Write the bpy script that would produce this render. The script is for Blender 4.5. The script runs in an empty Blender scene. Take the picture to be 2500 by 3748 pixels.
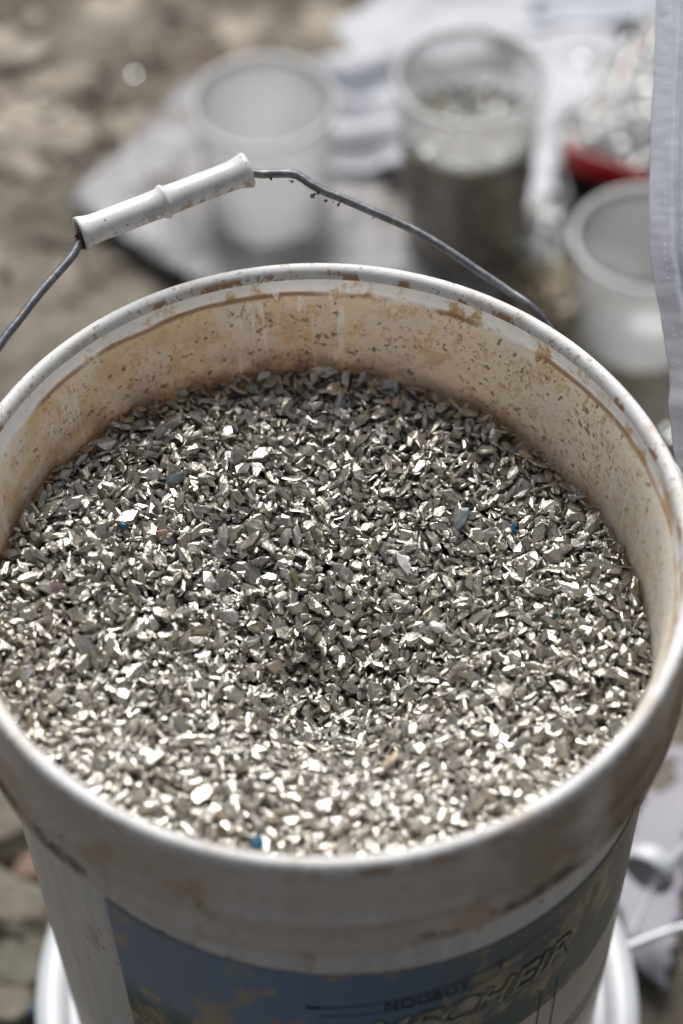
import bpy, bmesh, math, random
import numpy as np
from mathutils import Vector, Matrix, noise

S = bpy.context.scene
COL = S.collection
rad = math.radians

# ------------------------------------------------------------------ camera
ZR = 0.45                                   # height of the bucket's rim above the ground
PITCH, ROLL, FPX = rad(49.577), rad(-1.553), 8850.0
CAM = Vector((0.009238, -0.604733, 0.721696 + ZR))
cd = bpy.data.cameras.new('camera'); cam = bpy.data.objects.new('camera', cd); COL.objects.link(cam)
cd.sensor_fit = 'VERTICAL'; cd.sensor_height = 36; cd.sensor_width = 24; cd.lens = 85.0
cd.clip_start = 0.05; cd.clip_end = 200
cam.matrix_world = Matrix.Translation(CAM) @ (Matrix.Rotation(math.pi/2 - PITCH, 4, 'X') @ Matrix.Rotation(ROLL, 4, 'Z'))
cd.dof.use_dof = True; cd.dof.focus_distance = 1.02; cd.dof.aperture_fstop = 3.7
S.camera = cam
CR = cam.matrix_world.to_3x3()

# ------------------------------------------------------------------ world, sun, exposure
SUN_EL, SUN_AZ = rad(51), rad(-3)            # azimuth measured from +Y towards +X
w = bpy.data.worlds.new('World'); S.world = w; w.use_nodes = True
nt = w.node_tree; nt.nodes.clear()
sky = nt.nodes.new('ShaderNodeTexSky'); sky.sky_type = 'NISHITA'; sky.sun_disc = False
sky.sun_elevation = SUN_EL; sky.sun_rotation = SUN_AZ; sky.dust_density = 4.0; sky.air_density = 1.0
hs = nt.nodes.new('ShaderNodeHueSaturation'); hs.inputs['Saturation'].default_value = 0.45
bg = nt.nodes.new('ShaderNodeBackground'); bg.inputs['Strength'].default_value = 0.095
ow = nt.nodes.new('ShaderNodeOutputWorld')
nt.links.new(sky.outputs[0], hs.inputs['Color']); nt.links.new(hs.outputs[0], bg.inputs['Color']); nt.links.new(bg.outputs[0], ow.inputs['Surface'])
sd = bpy.data.lights.new('sun', 'SUN'); sun = bpy.data.objects.new('sun', sd); COL.objects.link(sun)
sd.energy = 5.0; sd.angle = rad(27); sd.color = (1.0, 0.99, 0.975)
sdir = Vector((math.sin(SUN_AZ)*math.cos(SUN_EL), math.cos(SUN_AZ)*math.cos(SUN_EL), math.sin(SUN_EL)))
sun.rotation_euler = sdir.to_track_quat('Z', 'Y').to_euler(); sun.location = sdir*5
S.view_settings.view_transform = 'Standard'; S.view_settings.look = 'None'
S.view_settings.exposure = -0.30; S.view_settings.gamma = 1; S.view_settings.use_curve_mapping = False
S.render.engine = 'CYCLES'
S.cycles.max_bounces = 8; S.cycles.transparent_max_bounces = 12
S.cycles.sample_clamp_indirect = 6

# ------------------------------------------------------------------ helpers
def on_z(px, py, z=0.0):
    """point of the horizontal plane z seen at full-size pixel (px, py)"""
    d = CR @ Vector(((px-1250)/FPX, -(py-1874)/FPX, -1)); t = (z-CAM.z)/d.z
    return CAM + d*t
def at_depth(px, py, t):
    return CAM + CR @ Vector(((px-1250)/FPX, -(py-1874)/FPX, -1))*t
def q(x, y, z=0.0):                          # the same for pixels of a 1568 wide view
    return on_z(x*1.5944, y*1.5944, z)

def tag(o, label=None, cat=None, group=None, kind=None):
    if label: o['label'] = label
    if cat: o['category'] = cat
    if group: o['group'] = group
    if kind: o['kind'] = kind
    return o
def empty(name, loc, *a, **k):
    o = bpy.data.objects.new(name, None); COL.objects.link(o); o.location = loc; o.empty_display_size = .02
    return tag(o, *a, **k)
def link(name, me, mats, parent=None, smooth=False):
    o = bpy.data.objects.new(name, me); COL.objects.link(o)
    for m in (mats if isinstance(mats, (list, tuple)) else [mats]): me.materials.append(m)
    if smooth: me.polygons.foreach_set('use_smooth', [True]*len(me.polygons))
    if parent: o.parent = parent
    return o
def mesh_np(name, V, F):
    me = bpy.data.meshes.new(name); me.from_pydata([tuple(v) for v in V], [], [tuple(f) for f in F]); me.update(); return me

class N:
    """small node builder"""
    def __init__(s, name):
        s.m = bpy.data.materials.new(name); s.m.use_nodes = True; s.t = s.m.node_tree; s.t.nodes.clear()
        s.out = s.t.nodes.new('ShaderNodeOutputMaterial')
    def n(s, typ, **k):
        x = s.t.nodes.new('ShaderNode'+typ)
        for a, b in k.items(): setattr(x, a, b)
        return x
    def l(s, a, b): s.t.links.new(a, b)
    def _in(s, x, i, v):
        if v is None: return
        if hasattr(v, 'links') or hasattr(v, 'is_linked'): s.l(v, x.inputs[i])
        else: x.inputs[i].default_value = v
    def math(s, op, a, b=0.0, c=None, clamp=False):
        x = s.n('Math', operation=op); x.use_clamp = clamp; s._in(x, 0, a); s._in(x, 1, b)
        if c is not None: s._in(x, 2, c)
        return x.outputs[0]
    def mix(s, f, a, b, blend='MIX'):
        x = s.n('Mix', data_type='RGBA', blend_type=blend); s._in(x, 0, f)
        s._in(x, 6, a if hasattr(a, 'links') else (*a, 1)); s._in(x, 7, b if hasattr(b, 'links') else (*b, 1)); return x.outputs[2]
    def noise(s, vec, scale, detail=3, rough=.5, dist=0):
        x = s.n('TexNoise'); s._in(x, 'Vector', vec); x.inputs['Scale'].default_value = scale
        x.inputs['Detail'].default_value = detail; x.inputs['Roughness'].default_value = rough; x.inputs['Distortion'].default_value = dist
        return x.outputs['Fac']
    def ramp(s, v, a, b):                    # smooth 0..1 between a and b
        x = s.n('MapRange', interpolation_type='SMOOTHSTEP'); s._in(x, 0, v); x.inputs[1].default_value = a; x.inputs[2].default_value = b; return x.outputs[0]
    def obj(s): return s.n('TexCoord').outputs['Object']
    def scale(s, vec, v):
        x = s.n('Mapping'); s._in(x, 0, vec); x.inputs['Scale'].default_value = v; return x.outputs[0]
    def xyz(s, vec):
        x = s.n('SeparateXYZ'); s._in(x, 0, vec); return x.outputs
    def attr(s, name): return s.n('Attribute', attribute_name=name).outputs
    def bump(s, h, strength, dist):
        x = s.n('Bump'); s._in(x, 'Height', h); x.inputs['Strength'].default_value = strength; x.inputs['Distance'].default_value = dist; return x.outputs[0]
    def bsdf(s, color, rough=.5, metal=0.0, normal=None, **k):
        x = s.n('BsdfPrincipled'); s._in(x, 'Base Color', color if hasattr(color, 'links') else (*color, 1)); s._in(x, 'Roughness', rough)
        s._in(x, 'Metallic', metal); s._in(x, 'Normal', normal)
        for a, b in k.items(): s._in(x, a.replace('_', ' '), b)
        return x.outputs[0]
    def done(s, sh): s.l(sh, s.out.inputs['Surface']); return s.m

# ------------------------------------------------------------------ materials
def mat_simple(name, col, rough=.5, metal=0, var=.15, vscale=40, bump=0.0):
    n = N(name); o = n.obj(); f = n.noise(o, vscale, 4)
    c = n.mix(n.ramp(f, .3, .7), tuple(x*(1-var) for x in col), tuple(min(1, x*(1+var)) for x in col))
    nm = n.bump(n.noise(o, vscale*3, 4), .4, bump) if bump else None
    return n.done(n.bsdf(c, rough, metal, nm))

def mat_bucket_inside():
    n = N('stained white plastic inside'); o = n.obj(); X = n.xyz(o); z = X[2]
    ang = n.scale(o, (1, 1, .35))
    wob = n.math('MULTIPLY', n.math('SUBTRACT', n.noise(o, 22, 4), .5), .004)
    zz = n.math('ADD', z, wob)
    white, pink = (.84, .83, .81), (.79, .735, .63)
    yellow, brown, dark = (.72, .59, .37), (.47, .30, .12), (.26, .16, .07)
    big = n.noise(o, 9, 3); mid = n.noise(o, 38, 5, .6)
    left = n.ramp(X[0], .11, -.12)
    # below the water line: a film of dried slurry, yellower to the left
    below = n.ramp(zz, -.0120, -.0140)
    film = n.mix(n.math('ADD', n.math('MULTIPLY', left, .75), n.math('MULTIPLY', n.math('SUBTRACT', big, .45), .9), clamp=True), (.82, .765, .665), yellow)
    film = n.mix(n.ramp(mid, .48, .66), film, pink)
    film = n.mix(n.math('MULTIPLY', n.ramp(n.noise(o, 95, 5, .65), .50, .60), .4), film, (.62, .47, .25))
    wipe = n.math('MULTIPLY', n.ramp(n.noise(n.scale(o, (1, 1, .6)), 48, 6, .68), .50, .58), .7)
    film = n.mix(wipe, film, (.78, .73, .67))
    upper = n.mix(n.ramp(n.noise(n.scale(o, (1, 1, .8)), 60, 6, .7), .51, .62), white, (.68, .58, .45))
    upper = n.mix(n.math('MULTIPLY', n.ramp(n.noise(o, 60, 5, .65), .57, .64), n.ramp(z, .001, -.006)), upper, (.56, .42, .27))
    c = n.mix(below, upper, film)
    # the water line itself
    line = n.math('MULTIPLY', n.ramp(zz, -.0112, -.0124), n.ramp(zz, -.0140, -.0128))
    line = n.math('MULTIPLY', line, n.ramp(n.noise(o, 28, 4), .36, .52))
    c = n.mix(n.math('MULTIPLY', line, .85), c, (.42, .27, .13))
    # fine dark specks, streaks
    sp = n.ramp(n.noise(n.scale(o, (1, 1, .8)), 430, 4, .65), .55, .60)
    sp = n.math('MULTIPLY', sp, n.math('ADD', n.math('MULTIPLY', below, .8), .08))
    sp = n.math('MULTIPLY', sp, n.ramp(n.noise(o, 30, 3), .38, .58))
    c = n.mix(n.math('MULTIPLY', sp, .6), c, brown)
    sp2 = n.math('MULTIPLY', n.ramp(n.noise(o, 260, 3, .6), .615, .655), n.math('ADD', n.math('MULTIPLY', below, .75), .25))
    c = n.mix(n.math('MULTIPLY', sp2, .7), c, dark)
    st = n.ramp(n.noise(n.scale(o, (1, 1, .05)), 190, 2), .575, .615)
    st = n.math('MULTIPLY', st, n.ramp(n.noise(o, 14, 2), .47, .55))
    c = n.mix(n.math('MULTIPLY', st, .6), c, (.86, .85, .83))
    # a darker tide just above the chips
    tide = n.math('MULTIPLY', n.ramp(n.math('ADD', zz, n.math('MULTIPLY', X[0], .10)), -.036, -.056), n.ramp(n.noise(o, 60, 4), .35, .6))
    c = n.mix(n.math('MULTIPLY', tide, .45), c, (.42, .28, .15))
    return n.done(n.bsdf(c, n.math('ADD', .34, n.math('MULTIPLY', mid, .25)), 0, n.bump(n.noise(o, 160, 4), .25, .0006), Specular_IOR_Level=.4, Subsurface_Weight=1.0, Subsurface_Radius=(1.0, .95, .9), Subsurface_Scale=.014))

def mat_bucket_rim():
    n = N('white plastic rim with brown grime'); o = n.obj(); z = n.xyz(o)[2]
    c = n.mix(n.ramp(n.noise(o, 30, 5, .6), .35, .65), (.64, .63, .61), (.74, .74, .735))
    c = n.mix(n.math('MULTIPLY', n.ramp(n.noise(n.scale(o, (1, 1, 1)), 48, 6, .68), .52, .62), .5), c, (.50, .40, .29))
    c = n.mix(n.math('MULTIPLY', n.ramp(n.noise(o, 330, 4, .6), .60, .65), .7), c, (.32, .21, .13))
    c = n.mix(n.math('MULTIPLY', n.ramp(n.noise(o, 80, 5, .7), .53, .58), n.ramp(z, -.0008, -.0030)), c, (.36, .21, .12))
    return n.done(n.bsdf(c, n.math('ADD', .42, n.math('MULTIPLY', n.noise(o, 120, 4), .3)), 0, n.bump(n.noise(o, 240, 5, .6), .35, .0006), Specular_IOR_Level=.35))

def mat_bucket_outside():
    n = N('dirty white plastic outside'); o = n.obj(); X = n.xyz(o); z = X[2]
    fl = n.ramp(z, -.061, -.057)           # 1 on the flange band, 0 on the body
    c = n.mix(n.ramp(n.noise(n.scale(o, (1, 1, .08)), 120, 3), .4, .6), (.58, .565, .54), (.66, .645, .62))
    c = n.mix(n.math('MULTIPLY', fl, n.math('ADD', n.math('MULTIPLY', n.ramp(n.noise(n.scale(o, (1, 1, 1.5)), 13, 5, .65), .36, .62), .55), .40)), c, (.52, .43, .37))
    c = n.mix(n.math('MULTIPLY', fl, n.math('MULTIPLY', n.ramp(X[0], .02, .11), n.ramp(n.noise(o, 16, 5, .6), .40, .58))), c, (.26, .18, .13))
    bl = n.ramp(n.noise(n.scale(o, (1, 1, .6)), 38, 4, .55), .60, .64)
    c = n.mix(n.math('MULTIPLY', bl, .55), c, (.44, .29, .16))
    c = n.mix(n.ramp(n.noise(o, 260, 2), .70, .715), c, (.05, .04, .035))
    # grime caught on the flange's lower edge
    g = n.math('MULTIPLY', n.math('MULTIPLY', n.ramp(z, -.060, -.0565), n.ramp(z, -.0500, -.0535)), n.ramp(n.noise(n.scale(o, (1, 1, 2)), 42, 5, .7), .55, .61))
    c = n.mix(n.math('MULTIPLY', g, .8), c, (.09, .055, .03))
    scr = n.ramp(n.noise(n.scale(o, (1, 1, .04)), 320, 2), .60, .68)
    return n.done(n.bsdf(c, .36, 0, n.bump(scr, .25, .0004)))

def mat_label():
    """printed label: blue band with ochre wear, pale picture below, dark lines"""
    n = N('worn printed label'); o = n.obj(); X = n.xyz(o); z = X[2]
    wr = n.noise(o, 26, 6, .66); ws = n.noise(n.scale(o, (1, 1, .4)), 140, 4, .6)
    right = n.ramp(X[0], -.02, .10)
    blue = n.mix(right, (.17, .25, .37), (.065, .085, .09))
    blue = n.mix(n.math('MULTIPLY', n.ramp(n.noise(n.scale(o, (1, 1, .3)), 12, 3), .4, .65), .6), blue, (.19, .195, .28))
    tilt = n.math('SUBTRACT', n.math('MULTIPLY', X[0], -.06), 0)
    zt = n.math('SUBTRACT', z, tilt)
    teal = n.ramp(zt, -.145, -.170)
    blue = n.mix(teal, blue, (.06, .105, .10))
    lowcol = n.mix(n.ramp(n.noise(o, 20, 4), .4, .6), (.46, .43, .38), (.56, .53, .49))
    sand = n.mix(n.ramp(n.noise(o, 110, 6, .7), .42, .56), (.10, .09, .07), (.34, .28, .20))
    lowcol = n.mix(n.ramp(X[0], .03, -.02), lowcol, sand)
    low = n.ramp(zt, -.1775, -.1782)
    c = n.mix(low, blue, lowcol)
    edge = n.math('MULTIPLY', n.ramp(zt, -.1755, -.1765), n.ramp(zt, -.1795, -.1785))
    c = n.mix(n.math('MULTIPLY', edge, .8), c, (.17, .10, .04))
    for a, b, col in ((-.222, -.2245, (.03, .055, .05)), (-.2265, -.2285, (.03, .055, .05)), (-.230, -.236, (.16, .15, .15))):
        e = n.math('MULTIPLY', n.ramp(zt, a, a-.0006), n.ramp(zt, b-.0006, b)); c = n.mix(e, c, col)
    rub = n.math('MULTIPLY', n.ramp(wr, .50, .57), n.math('ADD', n.math('MULTIPLY', n.ramp(ws, .4, .6), .5), .35))
    c = n.mix(n.math('MULTIPLY', rub, n.math('SUBTRACT', 1.0, n.math('MULTIPLY', low, .7))), c, (.42, .33, .20))
    top = n.math('MULTIPLY', n.ramp(wr, .60, .66), .5)
    c = n.mix(top, c, (.50, .50, .50))
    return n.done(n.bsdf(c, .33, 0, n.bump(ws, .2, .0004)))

def mat_chip(name, lo, hi, rough=(.16, .42), metal=.92, bumpd=.0005, warm=(.30, .22, .15)):
    n = N(name); lc = n.attr('local')['Vector']; r = n.attr('rnd')['Fac']
    sp = n.n('CombineXYZ'); n._in(sp, 0, n.math('MULTIPLY', r, 37.0)); n._in(sp, 1, n.math('MULTIPLY', r, 91.0))
    ad = n.n('VectorMath', operation='ADD'); n.l(lc, ad.inputs[0]); n.l(sp.outputs[0], ad.inputs[1])
    v = ad.outputs[0]
    c = n.mix(r, lo, hi)
    dirt = n.ramp(n.noise(v, 3.2, 5, .65), .46, .62)
    c = n.mix(n.math('MULTIPLY', dirt, .5), c, warm)
    stri = n.n('TexWave', wave_type='RINGS', rings_direction='SPHERICAL'); n._in(stri, 'Vector', v); stri.inputs['Scale'].default_value = 1.6
    stri.inputs['Distortion'].default_value = 3.0; stri.inputs['Detail'].default_value = 2
    h = n.math('ADD', n.math('MULTIPLY', stri.outputs['Fac'], n.math('MULTIPLY', n.ramp(r, .80, .86), .4)), n.noise(v, 2.2, 3, .5))
    ro = n.math('ADD', rough[0], n.math('MULTIPLY', n.noise(v, 2.2, 3), rough[1]))
    return n.done(n.bsdf(c, ro, metal, n.bump(h, .45, bumpd)))

def mat_cup():
    n = N('translucent milky plastic'); o = n.obj()
    d = n.n('BsdfDiffuse'); d.inputs['Color'].default_value = (.56, .56, .56, 1)
    t = n.n('BsdfTranslucent'); t.inputs['Color'].default_value = (.80, .80, .80, 1)
    g = n.n('BsdfGlossy'); g.inputs['Roughness'].default_value = .22; g.inputs['Color'].default_value = (1, 1, 1, 1)
    tr = n.n('BsdfTransparent'); tr.inputs['Color'].default_value = (.95, .96, .96, 1)
    m1 = n.n('MixShader'); m1.inputs[0].default_value = .62; n.l(d.outputs[0], m1.inputs[1]); n.l(t.outputs[0], m1.inputs[2])
    m2 = n.n('MixShader'); n._in(m2, 0, n.attr('clear')['Fac']); n.l(m1.outputs[0], m2.inputs[1]); n.l(tr.outputs[0], m2.inputs[2])
    m3 = n.n('MixShader'); m3.inputs[0].default_value = .07; n.l(m2.outputs[0], m3.inputs[1]); n.l(g.outputs[0], m3.inputs[2])
    return n.done(m3.outputs[0])

def mat_ground():
    n = N('dusty earth and stone ground'); o = n.obj()
    a = n.noise(o, 4.5, 4, .55); b = n.noise(o, 14, 5, .6); c_ = n.noise(o, 60, 5, .65)
    c = n.mix(n.ramp(a, .35, .65), (.095, .080, .058), (.21, .183, .148))
    c = n.mix(n.math('MULTIPLY', n.ramp(b, .44, .62), .65), c, (.078, .062, .043))
    c = n.mix(n.math('MULTIPLY', n.ramp(n.noise(o, 8, 3), .55, .70), .6), c, (.17, .12, .09))
    c = n.mix(n.math('MULTIPLY', n.ramp(c_, .55, .68), .5), c, (.42, .38, .33))
    c = n.mix(n.math('MULTIPLY', n.ramp(n.noise(o, 10.5, 3), .57, .66), .7), c, (.46, .40, .32))
    c = n.mix(n.math('MULTIPLY', n.ramp(n.xyz(o)[1], .22, -.12), .75), c, (.055, .048, .036))      # near side coloured darker to cut bounce light on the bucket front
    return n.done(n.bsdf(c, .9, 0, n.bump(n.noise(o, 50, 6), .8, .012)))

def mat_cloth(name, col, weave=900, strength=.3, trans=.0, var=.08):
    n = N(name); o = n.obj()
    c = n.mix(n.ramp(n.noise(o, 12, 4), .35, .65), tuple(x*(1-var) for x in col), col)
    wv = n.n('TexWave', wave_type='BANDS', bands_direction='X'); n._in(wv, 'Vector', o); wv.inputs['Scale'].default_value = weave*.25
    wv.inputs['Distortion'].default_value = .6
    wz = n.n('TexWave', wave_type='BANDS', bands_direction='Z'); n._in(wz, 'Vector', o); wz.inputs['Scale'].default_value = weave*.25
    wz.inputs['Distortion'].default_value = .6
    h = n.math('ADD', wv.outputs['Fac'], wz.outputs['Fac'])
    p = n.bsdf(c, .6, 0, n.bump(h, strength, .0005), Sheen_Weight=.1)
    if trans:
        t = n.n('BsdfTranslucent'); n._in(t, 'Color', c); m = n.n('MixShader'); m.inputs[0].default_value = trans
        n.l(p, m.inputs[1]); n.l(t.outputs[0], m.inputs[2]); p = m.outputs[0]
    return n.done(p)

M_in, M_rim, M_out, M_lab = mat_bucket_inside(), mat_bucket_rim(), mat_bucket_outside(), mat_label()
M_chip = mat_chip('pewter coloured shell', (.365, .34, .295), (.62, .60, .56), rough=(.14, .38), metal=.86, bumpd=.0010, warm=(.345, .295, .235))
M_cup = mat_cup()
M_ground = mat_ground()

# ------------------------------------------------------------------ ground
def grid_mesh(name, x0, x1, y0, y1, nx, ny, zf):
    X = np.linspace(x0, x1, nx); Y = np.linspace(y0, y1, ny); V = [(x, y, zf(x, y)) for y in Y for x in X]
    F = [(j*nx+i, j*nx+i+1, (j+1)*nx+i+1, (j+1)*nx+i) for j in range(ny-1) for i in range(nx-1)]
    return mesh_np(name, V, F)
def gz(x, y):
    return (noise.noise(Vector((x*9, y*9, 0)))*.006 + noise.noise(Vector((x*30, y*30, 3)))*.003) * max(0, 1-max(abs(x), abs(y-.5))/1.5) - .006
gm = grid_mesh('ground', -1.5, 1.5, -1.0, 2.0, 150, 150, gz)
bm = bmesh.new(); bm.from_mesh(gm)           # wide skirt to the horizon
be = [e for e in bm.edges if e.is_boundary]; r = bmesh.ops.extrude_edge_only(bm, edges=be)
for v in r['geom']:
    if isinstance(v, bmesh.types.BMVert):
        d = Vector((v.co.x, v.co.y-.5, 0)); v.co += d.normalized()*40; v.co.z = -.006
bm.to_mesh(gm); bm.free()
tag(link('ground', gm, M_ground, smooth=True), kind='structure')

# ------------------------------------------------------------------ bucket
R0 = .15
def dr(th, z):
    return R0*(-.0186*math.cos(2*th)-.0119*math.sin(2*th))*(1+max(-1, z/.5)*.5)
def ring_mesh(name, prof, nseg=192, th0=0, th1=2*math.pi, matidx=None, thick=0, zfun=None):
    closed = abs(th1-th0-2*math.pi) < 1e-6; n = nseg if closed else nseg+1
    V = []; F = []; mi = []
    for i in range(n):
        th = th0+(th1-th0)*i/nseg
        for r, z in prof:
            z2 = z if zfun is None else zfun(z, th)
            rr = r+dr(th, z2); V.append((rr*math.cos(th), rr*math.sin(th), z2))
    k = len(prof)
    for i in range(nseg):
        a, b = i*k, ((i+1) % n)*k
        for j in range(k-1):
            F.append((a+j, b+j, b+j+1, a+j+1)); mi.append(matidx[j] if matidx else 0)
    me = mesh_np(name, V, F)
    if matidx: me.polygons.foreach_set('material_index', mi)
    return me
TAP = .043
def rb(z): return .1444+TAP*z
BOT = -.365
bucket = empty('bucket', (0, 0, ZR), 'big white plastic bucket with rusty stained inside, worn blue label and wire handle', 'bucket')
prof = [(0.0, BOT+.006), (.10, BOT+.006)] + [(.1400+TAP*z, z) for z in np.linspace(BOT+.006, -.02, 14)] + [
    (.1413, -.014), (.1420, -.0125), (.1428, -.0118), (.1432, -.008), (.1433, -.005), (.1437, -.0030), (.1446, -.0012), (.1460, -.0002), (.1475, 0), (.1488, -.0006),
    (.1498, -.0022), (.1500, -.0042), (.1497, -.0060), (.1488, -.0072), (.1480, -.0082), (.1479, -.0105), (.1483, -.013),
    (.1490, -.020), (.1492, -.028), (.1491, -.0345), (.1494, -.0362), (.1502, -.0375), (.1504, -.039), (.1500, -.0405), (.1490, -.042), (.1487, -.048), (.1490, -.0535), (.1497, -.0552), (.1503, -.0570), (.1501, -.0592), (.1492, -.0605),
    (.1465, -.0610), (.1428, -.0615)] + [(rb(z), z) for z in np.linspace(-.063, BOT+.008, 16)] + [(rb(BOT)-.002, BOT+.002), (rb(BOT)-.006, BOT), (.0, BOT)]
mi = []
for (r, z), (r2, z2) in zip(prof, prof[1:]):
    k = len(mi)
    inside = k < 15+6
    mi.append(0)
# material by profile position: inside up to the lip, lip, then outside
top = max(range(len(prof)), key=lambda i: prof[i][1])
for k in range(len(mi)):
    mi[k] = 0 if k < top-4 else (1 if k < top+4 else 2)
body = link('bucket_shell', ring_mesh('bucket_shell', prof, matidx=mi), [M_in, M_rim, M_out], bucket, smooth=True)

# label wrapped on the front of the body
LT = lambda th: -.0840-(th+128*math.pi/180)*.0105
def labz(z, th): return z + (LT(th) if z > -.09 else 0)
lt0, lt1 = rad(-128), rad(38)
V = []; F = []
nz, na = 30, 120
for i in range(na+1):
    th = lt0+(lt1-lt0)*i/na
    for j in range(nz+1):
        zt, zb = LT(th), -.262
        z = zt+(zb-zt)*j/nz; rr = rb(z)+dr(th, z)+.0006; V.append((rr*math.cos(th), rr*math.sin(th), z))
n1 = nz+1
for i in range(na):
    for j in range(nz): F.append((i*n1+j, (i+1)*n1+j, (i+1)*n1+j+1, i*n1+j+1)[::-1])
label = link('label', mesh_np('label', V, F), M_lab, bucket, smooth=True)
tag(label, 'worn blue printed label')

def wrap_text(name, txt, th_mid, z_base, height, width_ang, mat, shear=.35, off=.0011, slope=0.0, font_off=0.0):
    cu = bpy.data.curves.new(name, 'FONT'); cu.body = txt; cu.size = 1; cu.shear = shear; cu.offset = font_off; cu.space_character = 1.08
    ob = bpy.data.objects.new('tmp', cu); COL.objects.link(ob); bpy.context.view_layer.update()
    me = bpy.data.meshes.new_from_object(ob.evaluated_get(bpy.context.evaluated_depsgraph_get())); bpy.data.objects.remove(ob)
    bm = bmesh.new(); bm.from_mesh(me); bmesh.ops.triangulate(bm, faces=bm.faces)
    xs = [v.co.x for v in bm.verts]; x0, x1 = min(xs), max(xs); H = .7
    for k in range(1, 40):
        xx = x0+(x1-x0)*k/40
        bmesh.ops.bisect_plane(bm, geom=bm.verts[:]+bm.edges[:]+bm.faces[:], plane_co=(xx, 0, 0), plane_no=(1, 0, 0))
    for v in bm.verts:
        th = th_mid+((v.co.x-x0)/(x1-x0)-.5)*width_ang; z = z_base+v.co.y/H*height+slope*(th-th_mid); rr = rb(z)+dr(th, z)+off
        v.co = (rr*math.cos(th), rr*math.sin(th), z)
    bm.to_mesh(me); bm.free()
    return link(name, me, mat, label)
M_let = mat_simple('worn cream lettering', (.27, .26, .21), .45, var=.45, vscale=260)
M_ink = mat_simple('dark ink', (.018, .022, .022), .45, var=.3)
wrap_text('lettering_shadow', 'MECHEIR', rad(-65.4), -.1490, .0170, rad(39), M_ink, off=.0009, font_off=.012)
wrap_text('lettering', 'MECHEIR', rad(-66.0), -.1484, .0168, rad(38.5), M_let, off=.0012, font_off=.012)
wrap_text('small_lettering', 'NOOBOY', rad(-74.5), -.1235, .0065, rad(14), M_ink, shear=0)
wrap_text('small_mark', 'T', rad(-62), -.1205, .0065, rad(2.2), M_ink, shear=0)
def arc_strip(name, th0, th1, z0, z1, h, mat, parent, off=.0010):
    V = []; F = []; n = 60
    for i in range(n+1):
        th = th0+(th1-th0)*i/n; z = z0+(z1-z0)*i/n
        for dz in (h/2, -h/2):
            rr = rb(z+dz)+dr(th, z)+off; V.append((rr*math.cos(th), rr*math.sin(th), z+dz))
    F = [(2*i, 2*i+1, 2*i+3, 2*i+2) for i in range(n)]
    return link(name, mesh_np(name, V, F), mat, parent)
arc_strip('printed_line', rad(-93), rad(-50), -.1180, -.1120, .0006, M_ink, label)
arc_strip('printed_line', rad(-92), rad(-50), -.1250, -.1225, .0005, M_ink, label)
arc_strip('printed_spot', rad(-94), rad(-91.8), -.1176, -.1176, .0022, M_ink, label)
for th, a in ((-52, .2), (-48, 0)):
    arc_strip('printed_line', rad(th), rad(th+.25), -.190, -.190, .046, M_ink, label)

# wire handle
AL, BE = rad(20), rad(20)
u_ = Vector((math.cos(AL), math.sin(AL), 0)); v_ = math.cos(BE)*Vector((-math.sin(AL), math.cos(AL), 0))+Vector((0, 0, math.sin(BE)))
O_ = Vector((0, 0, ZR-.04)); N_ = u_.cross(v_)
def on_bail(px, py):
    d = CR @ Vector(((px-1250)/FPX, -(py-1874)/FPX, -1)); t = (O_-CAM).dot(N_)/d.dot(N_); return CAM+d*t
def tube(name, pts, r, mat, parent=None, nsub=8, nseg=12, caps=True, rough=0.0):
    P = [Vector(p) for p in pts]; C = []
    for i in range(len(P)-1):                # Catmull-Rom
        p0, p1, p2, p3 = P[max(i-1, 0)], P[i], P[i+1], P[min(i+2, len(P)-1)]
        for k in range(nsub):
            t = k/nsub; C.append(.5*((2*p1)+(p2-p0)*t+(2*p0-5*p1+4*p2-p3)*t*t+(3*p1-p0-3*p2+p3)*t**3))
    C.append(P[-1]); V = []; F = []; up = Vector((0, 0, 1)); prev = None
    for i, c in enumerate(C):
        T = (C[min(i+1, len(C)-1)]-C[max(i-1, 0)]).normalized()
        a = (prev - T*prev.dot(T)).normalized() if prev is not None else T.orthogonal().normalized()
        prev = a; b = T.cross(a); rr = r if not callable(r) else r(i/(len(C)-1))
        for k in range(nseg):
            f = 2*math.pi*k/nseg; V.append(c+(a*math.cos(f)+b*math.sin(f))*rr)
    for i in range(len(C)-1):
        for k in range(nseg):
            F.append((i*nseg+k, i*nseg+(k+1) % nseg, (i+1)*nseg+(k+1) % nseg, (i+1)*nseg+k))
    if caps: F += [tuple(range(nseg))[::-1], tuple((len(C)-1)*nseg+k for k in range(nseg))]
    org = Vector(P[0]) if parent is None else parent.matrix_world.translation
    V = [v-org for v in V]
    o = link(name, mesh_np(name, V, F), mat, parent, smooth=True)
    if parent is None: o.location = org
    return o
bpy.context.view_layer.update()
n = N('galvanised steel wire'); o = n.obj()
cw = n.mix(n.ramp(n.noise(o, 160, 5, .65), .42, .62), (.13, .135, .15), (.22, .225, .24))
cw = n.mix(n.math('MULTIPLY', n.ramp(n.noise(o, 120, 4, .6), .62, .68), .6), cw, (.23, .13, .06))
M_wire = n.done(n.bsdf(cw, .48, .55, n.bump(n.noise(o, 500, 4), .4, .0004)))
g0, g1 = on_bail(290, 857), on_bail(906, 621)
polar = lambda t, r, z: Vector((r*math.cos(rad(t)), r*math.sin(rad(t)), ZR+z))
pix = [on_bail(263, 938), on_bail(292, 880)]
L = [O_-u_*.158, O_-u_*.157+v_*.03, O_-u_*.146+v_*.075, on_bail(-120, 1455), on_bail(0, 1261), on_bail(64, 1178), on_bail(151, 1066)]
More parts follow.
